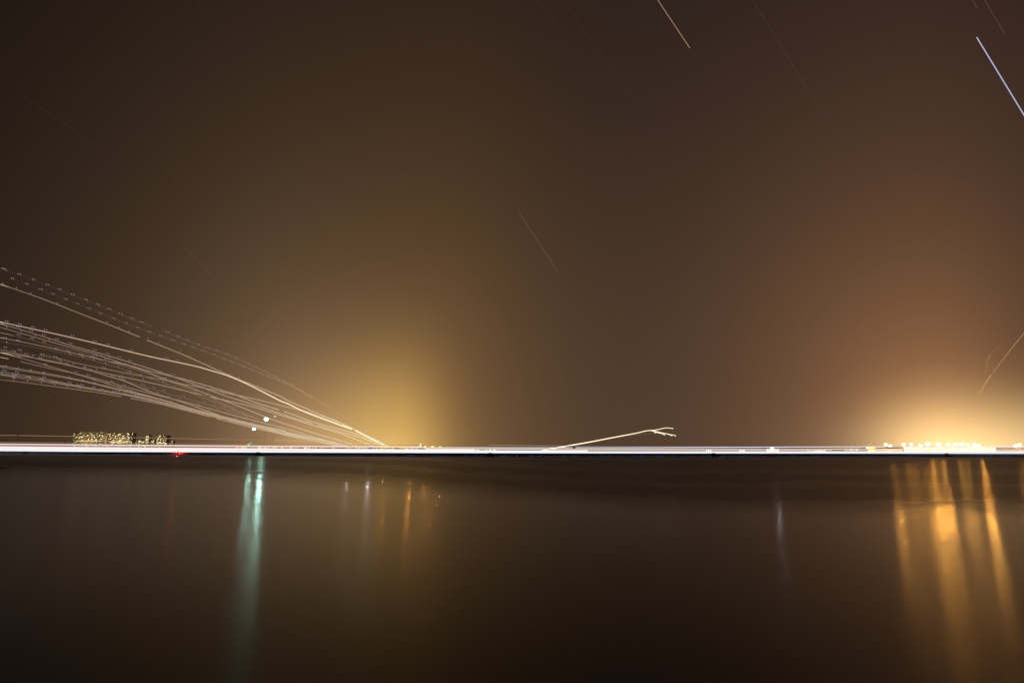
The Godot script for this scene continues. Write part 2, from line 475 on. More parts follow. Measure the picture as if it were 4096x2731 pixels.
func make_air_trails() -> void:
	var flash := [glow(srgb(205, 215, 255), 0.6), glow(srgb(255, 80, 50), 0.6)]
	for n in AIR_TRAILS.size():
		var d: Array = AIR_TRAILS[n]
		var away := rng.randf_range(-60.0, 60.0)
		var first: Vector2 = pairs(d[3][0])[0]
		var where := at(first.x, first.y, air_depth(first.x) + away)
		var root := thing("aircraft_light_trail", where, d[0], "light trail", "aircraft light trails fanning out from the runway")
		var dim := 1.0 - clampf(d[1], 0.0, 1.0)
		var m := trail_material(srgb(141, 119, 103).lerp(srgb(46, 35, 28), dim), srgb(178, 153, 126).lerp(srgb(98, 76, 55), dim), srgb(255, 238, 196).lerp(srgb(218, 174, 106), dim), TRAIL_E * maxf(1.0, d[1]))
		var marks := [SurfaceTool.new(), SurfaceTool.new()]
		for s in marks:
			s.begin(Mesh.PRIMITIVE_TRIANGLES)
			s.set_smooth_group(-1)
		for run in d[3]:
			var line := []
			var radii := []
			for p in spline(pairs(run), 5):
				var dep := air_depth(p.x) + away
				line.append(at(p.x, p.y, dep) - where)
				radii.append(d[2] * 0.38 * px(dep))
			var st := SurfaceTool.new()
			st.begin(Mesh.PRIMITIVE_TRIANGLES)
			add_tube(st, line, radii, -1300.0 - where.z, -3000.0 - where.z)
			st.generate_normals()
			part("glowing_line", st.commit(), m, root)
			# strobes: a white pair above the line, a red one on it
			var dense := spline(pairs(run), 60)
			var next: float = dense[0].x + rng.randf_range(0.0, 30.0)
			var lift := rng.randf_range(2.0, 9.0)
			for p in dense:
				if p.x < next:
					continue
				next = p.x + lerpf(54.0, 26.0, clampf(p.x / 1500.0, 0.0, 1.0)) * rng.randf_range(0.9, 1.1)
				var dep: float = air_depth(p.x) + away
				var size := lerpf(1.1, 0.7, clampf(p.x / 1300.0, 0.0, 1.0)) * px(dep)
				if rng.randf() < (0.0 if n > 20 else 0.35):
					continue
				for q in 2 if n % 3 != 1 or n > 20 else 1:
					var c := at(p.x - 9.0 * q, p.y - lift - 2.0 * q, dep) - where
					add_box(marks[0], c - Vector3.ONE * size, c + Vector3.ONE * size)
				if rng.randf() < 0.7:
					var c2 := at(p.x + rng.randf_range(-6.0, 6.0), p.y + rng.randf_range(-1.0, 3.0), dep) - where
					add_box(marks[1], c2 - Vector3.ONE * size * 0.9, c2 + Vector3.ONE * size * 0.9)
		for k in 2:
			marks[k].generate_normals()
			var o := part(["white_strobe", "red_strobe"][k], marks[k].commit(), flash[k], root)
			tag(o, ["white strobe flashes dotted along the trail", "red beacon flashes dotted along the trail"][k], "", "", "stuff")

# a line left by the lamps of vehicles and taxiing aircraft behind the sea wall; V is measured where the wall is level
func ground_trail(label: String, points: Array, width: float, c: Color, energy: float, behind: float, follow := 1.0) -> void:
	var dense := []
	for i in points.size() - 1:
		var a: Vector2 = points[i]
		var b: Vector2 = points[i + 1]
		var n := maxi(2, int((b.x - a.x) / 120.0))
		for k in n:
			dense.append(a.lerp(b, float(k) / n))
	dense.append(points[-1])
	var line := []
	var radii := []
	var where := Vector3.ZERO
	for i in dense.size():
		var p: Vector2 = dense[i]
		var dep := shore_depth(p.x) + behind
		var w := at(p.x, p.y + bend(p.x) * follow, dep)
		if i == 0:
			where = w
		line.append(w - where)
		radii.append(width * 0.5 * px(dep))
	var st := SurfaceTool.new()
	st.begin(Mesh.PRIMITIVE_TRIANGLES)
	add_tube(st, line, radii, 0.0, 1.0, 8)
	st.generate_normals()
	var o := part("vehicle_light_trail", st.commit(), glow(c, energy), self, where)
	tag(o, label, "light trail", "light trails along the far shore")

func P(a: Array) -> Array:
	return pairs(a)

func make_ground_trails() -> void:
	var white := srgb(255, 253, 250)
	var warm := srgb(255, 240, 222)
	var cool := srgb(226, 236, 255)
	var cream := srgb(255, 226, 196)
	var tan := srgb(190, 150, 118)
	ground_trail("lowest thick white light trail, running the whole width just over the sea wall", P([-300, 1801.6, 4400, 1801.6]), 4.2, white, 1.0, 8.0)
	ground_trail("bluish white light trail second from the bottom, across the whole width", P([-300, 1797.9, 2300, 1797.9, 4400, 1797.0]), 3.4, cool, 1.0, 14.0)
	ground_trail("white light trail third from the bottom, across the whole width", P([-300, 1794.6, 4400, 1794.0]), 3.8, white, 1.0, 22.0)
	ground_trail("peach light trail inside the white band on the left half", P([-300, 1792.0, 1250, 1792.0]), 1.6, srgb(250, 205, 170), 0.95, 20.0)
	ground_trail("white light trail in the upper part of the band, left and centre", P([-300, 1789.8, 2350, 1791.5]), 4.4, white, 1.0, 30.0)
	ground_trail("warm white light trail topping the thick band on the left", P([-300, 1786.2, 1900, 1787.6]), 4.0, warm, 1.0, 40.0)
	ground_trail("thin red tail-light trail on top of the white band at left", P([-300, 1783.6, 1450, 1784.2]), 1.7, srgb(240, 60, 50), 0.8, 46.0)
	ground_trail("thin pale blue light trail above the red one at left", P([-300, 1780.4, 1500, 1779.6]), 2.2, srgb(176, 200, 245), 0.8, 60.0)
	ground_trail("thick cream light trail above the white band on the left", P([-300, 1775.6, 1680, 1776.6]), 4.2, cream, 1.0, 90.0)
	ground_trail("thin tan light trail just above the cream one at left", P([-300, 1767.0, 256, 1767.6]), 1.6, tan, 0.6, 130.0)
	ground_trail("thin tan light trail just above the cream one, right of a small gap", P([263, 1767.6, 900, 1768.6, 1700, 1770.0]), 1.6, tan, 0.62, 130.0)
	ground_trail("second thin brown light trail above the cream one at left", P([-300, 1769.8, 700, 1771.0]), 1.4, srgb(150, 112, 84), 0.6, 120.0)
	ground_trail("faint brown light trail ending before the apartment blocks at left", P([-300, 1752.5, 0, 1753.6, 340, 1756.0]), 1.3, srgb(120, 84, 62), 0.6, 300.0, 0.0)
	ground_trail("short stub of the highest tan light trail at the left edge", P([-300, 1738.0, 0, 1741.0, 66, 1741.2]), 2.0, srgb(205, 155, 112), 0.62, 500.0, 0.0)
	ground_trail("highest tan light trail, crossing in front of the apartment blocks", P([74, 1741.4, 400, 1747.4, 800, 1755.6, 1094, 1760.6]), 2.0, srgb(205, 155, 112), 0.62, 500.0, 0.0)
	ground_trail("tan light trail continuing toward the airport glow after a gap", P([1101, 1760.8, 1300, 1764.0, 1500, 1769.6, 1705, 1774.2]), 1.8, srgb(240, 195, 130), 0.75, 500.0, 0.0)
	ground_trail("cool white light trail along the top of the band, centre", P([1640, 1789.6, 2100, 1790.6, 2290, 1790.5]), 2.6, cool, 1.05, 110.0, 0.0)
	ground_trail("cool white light trail along the top of the band, centre to right edge", P([2303, 1790.4, 2700, 1789.6, 3200, 1787.4, 3600, 1786.4, 4400, 1785.6]), 2.8, cool, 1.05, 110.0, 0.0)
	ground_trail("thin blue light trail just under the top one, centre right", P([2420, 1793.4, 3000, 1791.8, 3160, 1790.8]), 1.4, srgb(120, 140, 230), 0.7, 108.0, 0.0)
	ground_trail("cream light trail under the top white one, centre", P([1700, 1794.6, 2350, 1796.8, 3200, 1797.2, 3600, 1795.0]), 3.2, cream, 0.95, 80.0, 0.0)
	ground_trail("narrow cream light trail in the lower centre", P([2200, 1800.4, 3330, 1800.6]), 1.8, cream, 0.85, 60.0, 0.0)
	ground_trail("thin tan light trail floating above the band, right of the runway glow", P([1957, 1780.0, 2247, 1782.6]), 1.7, srgb(220, 185, 140), 0.6, 200.0, 0.0)
	ground_trail("thin tan light trail right of a gap, above the band", P([2254, 1782.7, 2500, 1784.2, 2725, 1785.0, 2920, 1786.0]), 1.5, srgb(180, 145, 115), 0.6, 200.0, 0.0)
	ground_trail("warm light trail across the right-hand glow, upper", P([3340, 1797.4, 3700, 1794.6, 4400, 1792.4]), 2.0, warm, 1.0, 90.0, 0.0)
	ground_trail("warm light trail across the right-hand glow, middle", P([3380, 1801.2, 3800, 1800.0, 4400, 1798.6]), 2.2, cream, 1.0, 70.0, 0.0)
	ground_trail("warm light trail across the right-hand glow, lower", P([3300, 1806.2, 3800, 1805.0, 4400, 1804.0]), 2.4, warm, 1.0, 40.0, 0.0)
	ground_trail("thin bluish light trail between the wall and the lowest white one, right half", P([2150, 1806.0, 4400, 1805.4]), 1.2, srgb(170, 200, 230), 0.4, 4.0)

func free_trail(called: String, label: String, group: String, runs: Array, far_from: float, far_to: float, width: float, m: Material, beads := [], tip := 1.0) -> void:
	var first: Vector2 = pairs(runs[0])[0]
	var last: Vector2 = pairs(runs[0])[-1]
	var where := at(first.x, first.y, far_from)
	var root := thing(called, where, label, "light trail", group)
	for i in runs.size():
		var line := []
		var radii := []
		for p in spline(pairs(runs[i]), 6):
			var dep := lerpf(far_from, far_to, clampf((p.x - first.x) / (last.x - first.x), -0.5, 1.5))
			line.append(at(p.x, p.y, dep) - where)
			radii.append((lerpf(width, width * tip, clampf((p.x - first.x) / (last.x - first.x), 0.0, 1.0)) if i == 0 else width * 0.45) * 0.5 * px(dep))
		var st := SurfaceTool.new()
		st.begin(Mesh.PRIMITIVE_TRIANGLES)
		add_tube(st, line, radii)
		st.generate_normals()
		part("glowing_line" if i == 0 else "glowing_branch", st.commit(), m, root)
	for b in beads:
		var dep := lerpf(far_from, far_to, clampf((b.x - first.x) / (last.x - first.x), -0.5, 1.5))
		part("lamp_point", lathe([Vector2(0, -1), Vector2(0.7, -0.7), Vector2(1, 0), Vector2(0.7, 0.7), Vector2(0, 1)], 8), m, root, at(b.x, b.y, dep) - where, Vector3(3.0, 1.7, 2.0) * px(dep))

func make_other_trails() -> void:
	free_trail("takeoff_light_trail", "bright cream light trail climbing right from the runway and forking at its tip", "", [
		[2166, 1803, 2231, 1790, 2346, 1770, 2400, 1759.8, 2485, 1743.5, 2546, 1732, 2580, 1724, 2601, 1720.7],
		[2595, 1721, 2618, 1720, 2658, 1712, 2672, 1711, 2692, 1713.6],
		[2598, 1721, 2612, 1722.6, 2620, 1727, 2625, 1730],
		[2600, 1721, 2620, 1726, 2635, 1731, 2650, 1734, 2660, 1739],
		[2600, 1720.6, 2622, 1724.5, 2652, 1731.6, 2672, 1736, 2689, 1741.8],
		[2660, 1733, 2685, 1738.4, 2697, 1740.2, 2704, 1743.6]], 1500.0, 2100.0, 5.4, glow(srgb(255, 236, 206), 1.4), [Vector2(2691, 1713.4), Vector2(2622, 1730), Vector2(2658, 1739), Vector2(2687, 1741.6)], 0.55)
	free_trail("thin_light_trail", "thin brown line just below the forked light trail", "", [[2480, 1748, 2530, 1741, 2580, 1735.5, 2618, 1731]], 1500.0, 1700.0, 1.6, glow(srgb(150, 116, 84), 0.6))
	free_trail("climbing_light_trail", "thin tan light trail rising to the right edge above the right-hand glow", "", [[3914, 1572, 3927, 1562, 3940, 1538, 3966, 1500], [3972, 1493, 4023, 1426, 4096, 1335, 4200, 1215]], 2400.0, 2200.0, 4.2, glow(srgb(196, 148, 92), 0.95))
	free_trail("looping_light_trail", "faint pair of curved lines beside the tan trail at right", "", [[3942, 1492, 3948, 1465, 3953, 1434, 3964, 1418], [3948, 1490, 3955, 1462, 3959, 1434, 3966, 1418, 4000, 1382]], 2400.0, 2300.0, 2.6, glow(srgb(160, 116, 72), 0.95))
	# star trails, far beyond everything
	var stars := [
		["bright blue white star trail at the upper right edge", [3909, 149, 4096, 456, 4250, 709], 4.2, srgb(196, 198, 236), 0.85],
		["long tan star trail at the top edge, right of centre", [2600, -50, 2632, 0, 2760, 192], 3.6, srgb(150, 122, 98), 1.0],
		["faint long violet star trail in the upper right sky", [2990, -34, 3011, 0, 3229, 353, 3366, 570], 2.4, srgb(74, 58, 58), 1.0],
		["short tan star trail left of the blue white one, at the top edge", [3920, -36, 3941, 0, 4022, 137], 2.6, srgb(96, 80, 64), 1.0],
		["very short star trail at the top edge near the right corner", [3880, -20, 3892, 0, 3910, 32], 2.6, srgb(96, 80, 64), 1.0],
		["faint star trail in the upper left sky, reaching the top edge", [740, -38, 782, 0, 980, 186, 1192, 386], 2.2, srgb(58, 46, 38), 1.0],
		["faint star trail in the upper left sky, starting low near the left edge", [98, 391, 260, 497, 414, 610], 2.4, srgb(62, 50, 42), 1.0],
		["faint star trail left of centre, ending over the trail fan", [734, 989, 790, 1043, 845, 1100, 872, 1130], 2.6, srgb(96, 78, 58), 1.0],
		["faint star trail in the middle of the sky", [2077, 850, 2155, 970, 2231, 1087], 2.8, srgb(112, 94, 72), 1.0],
		["faint star trail above the runway glow", [1579, 520, 1690, 660, 1803, 800], 2.4, srgb(80, 63, 46), 1.0],
		["faint short star trail in the left of the runway glow", [1393, 797, 1463, 883, 1533, 968], 2.2, srgb(92, 72, 50), 1.0],
		["faint short star trail at the top edge, centre", [2130, -30, 2152, 0, 2249, 133], 2.2, srgb(66, 51, 42), 1.0],
		["faint long star trail in the top centre sky", [2268, 21, 2390, 195, 2519, 379], 2.2, srgb(66, 51, 42), 1.0],
		["faint star trail left of centre, mid sky", [659, 677, 780, 785, 912, 905], 2.2, srgb(74, 58, 44), 1.0]]
	for s in stars:
		free_trail("star_trail", s[0], "star trails", [s[1]], 20000.0, 20000.0, s[2] * (1.0 if s[2] > 3.0 else 0.6), glow(s[3], s[4]))

# ---------------------------------------------------------------- lamps

func ordinal(i: int) -> String:
	return ["first", "second", "third", "fourth", "fifth", "sixth", "seventh", "eighth", "ninth", "tenth", "eleventh", "twelfth", "thirteenth", "fourteenth", "fifteenth", "sixteenth", "seventeenth", "eighteenth"][i]

# a mast with a crown of floodlights; SIZE is the crown's width in metres, POWER what it throws on the bay
func floodlight(u: float, v: float, depth: float, size: float, c: Color, shine: float, power: float, label: String, group: String, called := "floodlight_mast", beam := Color.WHITE) -> void:
	var top := at(u, v, depth)
	var base := Vector3(top.x, GROUND, top.z)
	var root := thing(called, base, label, "floodlight" if power > 0.0 else "lamp", group)
	var h := top.y - GROUND
	part("mast", lathe([Vector2(0.4, 0), Vector2(0.16, h - 0.4 * size)], 8), matte("weathered steel", Color(0.04, 0.04, 0.04).linear_to_srgb(), 0.7), root)
	part("head_frame", lathe([Vector2(0, 0.36), Vector2(0.46, 0.34), Vector2(0.40, 0.42), Vector2(0, 0.48)], 10), matte("weathered steel", Color.BLACK), root, Vector3(0, h, 0), Vector3.ONE * size)
	part("lamp", lathe([Vector2(0, -0.42), Vector2(0.28, -0.38), Vector2(0.46, -0.18), Vector2(0.5, 0.02), Vector2(0.42, 0.24), Vector2(0.3, 0.33), Vector2(0, 0.35)], 10), glow(c, shine), root, Vector3(0, h, 0), Vector3.ONE * size)
	if power > 0.0:
		var l := OmniLight3D.new()
		l.name = "lamp_light"
		l.light_color = beam
		l.light_energy = power
		l.light_size = 0.3 * size
		l.omni_range = 4000.0
		l.omni_attenuation = 2.0
		l.shadow_enabled = true
		root.add_child(l)
		l.position = Vector3(0, h, 0.9 * size)

func make_lamps() -> void:
	var amber := srgb(255, 196, 96)
	var gold := srgb(255, 224, 150)
	# the cluster at right: place, width of the crown, power
	var right := [[3544, 1777, 7, 0.0], [3562, 1783, 8, 1.0], [3616, 1776.5, 8, 0.5], [3646, 1776.5, 7, 0.28], [3684, 1782, 9, 0.45], [3713, 1775, 11, 1.6], [3755, 1776, 11, 1.3], [3795, 1777, 8, 0.0], [3823, 1777, 9, 0.4], [3849, 1776, 10, 0.35], [3872, 1777, 7, 0.0], [3899, 1778, 9, 0.25], [3914, 1782, 10, 1.5], [4064, 1783, 9, 0.3], [4079, 1779, 9, 1.1]]
	for i in right.size():
		var r: Array = right[i]
		var depth := 1500.0 + 60.0 * (i % 4)
		floodlight(r[0], r[1], depth, r[2] * px(depth) * 1.5, amber.lerp(gold, 0.85), 9.0, RIGHT_P * r[3], "amber floodlight mast, %s from the left in the bright right-hand cluster" % ordinal(i), "floodlight masts in the right-hand glow", "floodlight_mast", srgb(255, 176, 74))
	var mid := [[1540, 1788, 9, 0.25], [1622, 1796, 7, 0.0], [1640, 1787.5, 8, 0.5], [1700, 1787, 9, 0.9], [1730, 1787, 10, 1.15], [1760, 1788, 8, 0.45]]
	for i in mid.size():
		var r: Array = mid[i]
		floodlight(r[0], r[1], 1000.0 + 20.0 * (i % 3), r[2] * px(1000.0), srgb(255, 186, 80), 2.5, MID_P * r[3], "orange floodlight mast, %s from the left under the central glow" % ordinal(i), "floodlight masts under the central glow", "floodlight_mast", srgb(255, 158, 54))
	var pale := [[1395, 1787, 7, 0.8], [1480, 1787, 8, 1.0], [1839, 1797, 8, 0.15]]
	for i in pale.size():
		var r: Array = pale[i]
		floodlight(r[0], r[1], 1010.0, r[2] * px(1010.0), srgb(255, 240, 215), 2.5, PALE_P * r[3], ["white floodlight mast where the aircraft trails meet the ground, left one", "white floodlight mast where the aircraft trails meet the ground, right one", "single white floodlight mast right of the orange lamps"][i], "white floodlight masts under the central glow")
	floodlight(3090, 1795, 1300.0, 16.0 * px(1300.0), srgb(255, 246, 228), 2.5, 3500.0, "large white floodlight standing alone between centre and right-hand glow", "")
	# two teal white lamps high over the left shore, and a small yellow one
	floodlight(1064, 1676, 2600.0, 18.0 * px(2600.0), srgb(205, 255, 240), 4.0, TEAL_P, "larger and higher of two teal white lamps among the aircraft trails", "", "tall_lamp_mast", srgb(190, 255, 232))
	floodlight(1015, 1715, 2600.0, 14.0 * px(2600.0), srgb(205, 255, 240), 4.0, TEAL_P * 0.45, "smaller and lower of two teal white lamps under the trail bundle", "", "tall_lamp_mast", srgb(190, 255, 232))
	floodlight(1099, 1665, 2600.0, 6.5 * px(2600.0), srgb(255, 232, 160), 1.2, 0.0, "small yellow lamp just right of the higher teal lamp", "", "tall_lamp_mast", srgb(190, 255, 232))
	# rows of small lamps
	var small := [940, 950, 967, 975, 983, 1034, 1040, 1046, 1054, 1060, 1066, 1074, 1083, 1092, 1102, 1126, 1162, 1204, 1218, 1224, 1231, 1237, 1250, 1262, 1330, 1338, 1425, 1436, 1447, 1458, 1466, 1495, 1508, 1520, 1528, 1552, 1562, 1573, 1605, 1612, 1630, 1646, 1653, 1664, 1671, 1718, 1744, 1753, 1774, 1784, 1791, 1799]
	for u in small:
		var high: float = 1790.0 + (u - 940.0) * 0.0075 + rng.randf_range(-1.6, 1.6) - (6.0 if u == 1204 else 0.0)
		var depth := 1650.0 + rng.randf_range(0.0, 120.0)
		floodlight(u, high, depth, rng.randf_range(4.0, 6.4) * px(depth), gold.lerp(Color.WHITE, rng.randf_range(0.0, 0.6)), 1.6, 0.0, "small warm lamp in the airport's lamp row left of and under the central glow", "small lamps along the apron", "apron_lamp")
	for u in [1812, 1848, 1856, 1866, 1908, 1913, 1946, 1961, 1975, 1981]:
		floodlight(u, 1800.0 + rng.randf_range(-1.5, 1.0), 1500.0, rng.randf_range(3.4, 5.6) * px(1500.0), gold.lerp(Color.WHITE, 0.5), 1.5, 0.0, "small warm lamp low behind the band, right of the central glow", "small lamps right of the central glow", "apron_lamp")
	for u in [3367, 3394, 3424, 3445, 3495]:
		floodlight(u, 1774.0, 1900.0, 2.6 * px(1900.0), srgb(190, 120, 70), 0.6, 0.0, "tall thin pole with a dim orange lamp, left of the right-hand cluster", "dim orange pole lamps", "pole_lamp")
	for u in [3407, 3428, 3469]:
		floodlight(u, 1797.0 if u < 3460 else 1791.0, 1400.0, 6.5 * px(1400.0), srgb(255, 240, 220), 1.8, 0.0, {3407: "left white lamp of a close pair before the right-hand cluster", 3428: "right white lamp of a close pair before the right-hand cluster", 3469: "white lamp under the lit arch before the right-hand cluster"}[u], "", "apron_lamp")

# ---------------------------------------------------------------- buildings

func lit_block(u0: float, u1: float, v_top: float, depth: float, deep: float, label: String, group: String, columns: int, floors: int, share: float, bright_floor: int, v_low := 1788.0, roof_line := false, called := "apartment_block") -> Node3D:
	var a := at(u0, v_top, depth)
	var b := at(u1, v_top, depth)
	var wide := b.x - a.x
	var top := (a.y + b.y) / 2.0 - GROUND
	var root := thing(called, Vector3((a.x + b.x) / 2.0, GROUND, -depth - deep / 2.0), label, "building", group)
	var st := SurfaceTool.new()
	st.begin(Mesh.PRIMITIVE_TRIANGLES)
	add_box(st, Vector3(-wide / 2, 0, -deep / 2), Vector3(wide / 2, top, deep / 2))
	# stair towers and water tanks that make the roofline uneven
	for k in maxi(1, int(wide / 45.0)):
		var x := -wide / 2 + wide * (k + 0.5) / maxi(1, int(wide / 45.0))
		add_box(st, Vector3(x - 3.5, top, -deep / 3), Vector3(x + 3.5, top + 2.6, deep / 4))
	st.generate_normals()
	part("wall", st.commit(), matte("rendered wall", Color(0.6, 0.55, 0.47).linear_to_srgb()), root)
	var lamps := [glow(srgb(255, 226, 140), 2.0), glow(srgb(240, 255, 190), 1.6), glow(srgb(245, 205, 115), 1.0), glow(srgb(255, 244, 204), 3.0), glow(srgb(220, 175, 95), 0.6)]
	var low := at((u0 + u1) / 2, v_low, depth).y - GROUND
	var cw := wide / columns
	var ch := (top - low) / floors
	for f in floors:
		for c in columns:
			if f == bright_floor or rng.randf() > share * 0.8:
				continue
			var s := rng.randf_range(0.45, 0.85)
			part("window", unit_box, lamps[rng.randi() % 5], root, Vector3(-wide / 2 + cw * (c + 0.5), low + ch * (f + 0.5), deep / 2 + 0.1), Vector3(cw * s, ch * 0.75 * s, 0.5))
	if bright_floor >= 0:
		part("lit_gallery", unit_box, glow(srgb(255, 236, 170), 1.6), root, Vector3(wide * 0.04, low + ch * (bright_floor + 0.5), deep / 2 + 0.1), Vector3(wide * 0.9, ch * 0.42, 0.5))
	if wide > 20.0 and called == "apartment_block":
		var l := OmniLight3D.new()  # added fill out in front to brighten the dark facade, no lamp stands there
		l.name = "facade_fill_light"
		l.light_color = srgb(255, 214, 150)
		l.light_energy = FACADE_FILL_P * wide / 100.0
		l.light_size = 3.0
		l.omni_range = 400.0
		l.omni_attenuation = 2.0
		l.shadow_enabled = true
		root.add_child(l)
		l.position = Vector3(0, low + ch * 5.0, deep / 2 + 60.0)
	if roof_line:
		part("roof_lamp_strip", unit_box, glow(srgb(205, 150, 80), 0.5), root, Vector3(wide * 0.1, top + 0.5, deep / 2 + 0.2), Vector3(wide * 0.78, 1.3, 0.6))
	return root

func make_buildings() -> void:
	var g := "apartment blocks on the far left shore"
	lit_block(302, 414, 1729, 4000.0, 40.0, "largest apartment block at far left, many lit windows and an orange roof line", g, 34, 16, 0.33, 6, 1786.0, true)
	lit_block(293, 299.5, 1731, 4010.0, 30.0, "very narrow apartment tower on the left side of the largest block", g, 2, 16, 0.7, -1, 1786.0)
	lit_block(430, 531, 1731.5, 4100.0, 40.0, "second large apartment block with one thick bright gallery floor", g, 26, 15, 0.42, 5, 1787.0)
	lit_block(536, 560, 1758.5, 4300.0, 40.0, "low apartment block right of the second large one", g, 8, 9, 0.5, -1, 1788.0)
	lit_block(562, 579, 1761, 4250.0, 40.0, "lowest apartment block, between the low one and the slim tower", g, 6, 8, 0.45, -1, 1788.0)
	lit_block(583, 596, 1739, 4050.0, 30.0, "slim tall apartment tower standing alone between low blocks", g, 4, 14, 0.6, 5, 1788.0)
	lit_block(599, 618, 1757.5, 4300.0, 40.0, "low apartment block between slim tower and rightmost tall block", g, 7, 9, 0.45, -1, 1788.0)
	lit_block(624, 668, 1740.5, 4050.0, 40.0, "medium tall apartment block at the right end of the row", g, 13, 13, 0.48, 4, 1788.0)
	lit_block(671, 680, 1758, 4100.0, 30.0, "narrow low block right of the medium tall one", g, 4, 9, 0.6, -1, 1788.0)
	lit_block(682, 690, 1762, 4100.0, 30.0, "narrowest low block at the very right of the row", g, 3, 8, 0.55, -1, 1788.0)
	var hotel := lit_block(998, 1004.5, 1768.5, 2600.0, 20.0, "lit pale tower block with red roof lamps left of the runway", "", 2, 7, 0.75, -1, 1789.0, false, "hotel_tower")
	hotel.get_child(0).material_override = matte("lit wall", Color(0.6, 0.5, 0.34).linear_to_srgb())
	lit_block(988, 997.5, 1774, 2620.0, 20.0, "lower wing of the tower block with red roof lamps", "", 4, 5, 0.7, -1, 1789.0, false, "hotel_wing")
	# crane jib with a string of red lamps
	var foot := at(936, 1786, 2500.0)
	var crane := thing("luffing_crane", Vector3(foot.x, GROUND, foot.z), "crane with a slanting jib strung with red lamps, left of the tower block", "crane")
	var steel := matte("crane steel", Color(0.12, 0.1, 0.09).linear_to_srgb(), 0.6)
	var j0 := at(938, 1783, 2500.0) - crane.position
	var j1 := at(971, 1760.5, 2500.0) - crane.position
	var st := SurfaceTool.new()
	st.begin(Mesh.PRIMITIVE_TRIANGLES)
	for s in [-0.8, 0.8]:
		add_bar(st, j0 + Vector3(0, s, 0), j1, 0.18, 0.12)
		add_bar(st, j0 + Vector3(0, 0, s), j1, 0.18, 0.12)
	for k in 18:
		var p0 := j0.lerp(j1, k / 18.0)
		var p1 := j0.lerp(j1, (k + 1) / 18.0)
		add_bar(st, p0 + Vector3(0, 0.7 - k * 0.03, 0), p1 - Vector3(0, 0.7 - k * 0.03, 0), 0.1, 0.1, 4)
	st.generate_normals()
	part("jib", st.commit(), steel, crane)
	part("base", box_mesh(Vector3(-3, 0, -3), Vector3(3, j0.y, 3)), steel, crane)
	for k in 11:
		part("red_lamp", unit_box, glow(srgb(255, 70, 40), 0.85), crane, j0.lerp(j1, pow(k / 10.0, 0.9)) + Vector3(0, -1.0 * sin(PI * k / 10.0) * 2.0, 1.0), Vector3.ONE * 2.2)
	# control tower
	var ct := at(1681, 1796, 1750.0)
	var tower := thing("control_tower", Vector3(ct.x, GROUND, ct.z), "slim control tower with a lit cab and a lamp on top, in the central glow", "tower")
	var hh := at(1681, 1785.5, 1750.0).y - GROUND
	part("shaft", lathe([Vector2(3.2, 0), Vector2(2.2, hh - 2.0), Vector2(2.2, hh)], 12), matte("rendered wall", Color.BLACK), tower)
	part("cab", lathe([Vector2(2.2, hh - 1), Vector2(4.2, hh + 0.5), Vector2(4.6, hh + 2.4), Vector2(0, hh + 2.6)], 12), glow(srgb(255, 236, 190), 1.4), tower)
	part("roof", lathe([Vector2(4.8, hh + 2.65), Vector2(4.8, hh + 3.1), Vector2(0, hh + 3.4)], 12), matte("rendered wall", Color.BLACK), tower)
	part("beacon_mast", lathe([Vector2(0.3, hh + 3.3), Vector2(0.2, hh + 5.6)], 8), steel, tower)
	part("beacon_lamp", lathe([Vector2(0, -1), Vector2(0.8, -0.7), Vector2(1, 0), Vector2(0.7, 0.8), Vector2(0, 1)], 10), glow(srgb(255, 244, 214), 2.0), tower, Vector3(0, hh + 6.6, 0), Vector3.ONE * 2.0)
	# hangar
	hall("hangar", 1289, 1368, 1790.4, 1800.0, 50.0, "long dark hangar with a low pitched roof, left of the runway glow", matte("dark cladding", Color(0.1, 0.09, 0.08).linear_to_srgb(), 0.7), null, 0, 2.0)
	hall("cargo_shed", 1590, 1612, 1793.4, 1560.0, 40.0, "short orange lit shed under the central glow", matte("orange cladding", Color(0.5, 0.22, 0.08).linear_to_srgb(), 0.7), glow(srgb(255, 150, 60), 0.8), 5, 1.0)
	hall("terminal_building", 1400, 1586, 1791.4, 1850.0, 60.0, "long terminal with glowing windows where the aircraft trails meet the ground", matte("rendered wall", Color.BLACK), glow(srgb(255, 240, 200), 1.2), 22, 3.0)
	hall("pier_building", 1616, 1690, 1793.0, 1800.0, 60.0, "low pier building with amber windows beside the control tower", matte("rendered wall", Color.BLACK), glow(srgb(255, 196, 100), 1.0), 12, 2.0)
	hall("small_terminal", 1196, 1262, 1788.6, 1950.0, 40.0, "low building with bright windows left of the hangar", matte("rendered wall", Color.BLACK), glow(srgb(255, 226, 150), 1.0), 12, 2.0)
	hall("cargo_terminal", 3615, 3985, 1784.0, 1680.0, 80.0, "wide cargo terminal, glaring amber windows behind the right-hand floodlights", matte("rendered wall", Color.BLACK), glow(srgb(255, 226, 165), 3.0), 40, 2.0)
	hall("freight_shed", 3975, 4160, 1790.0, 1720.0, 60.0, "lower freight shed at the right edge with amber windows", matte("rendered wall", Color.BLACK), glow(srgb(240, 170, 85), 0.7), 16, 3.0)
	hall("warehouse", 3480, 3610, 1791.0, 1660.0, 60.0, "warehouse left of the glaring cargo terminal with amber windows", matte("rendered wall", Color.BLACK), glow(srgb(255, 196, 110), 0.9), 14, 3.0)
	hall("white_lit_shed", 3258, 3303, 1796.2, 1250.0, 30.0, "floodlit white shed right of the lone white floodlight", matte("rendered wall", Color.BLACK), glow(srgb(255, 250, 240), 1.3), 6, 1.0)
	hall("white_lit_hut", 2823, 2847, 1794.2, 1250.0, 20.0, "small floodlit white hut, left one of two in the right centre", matte("rendered wall", Color.BLACK), glow(srgb(255, 250, 240), 1.2), 3, 1.0)
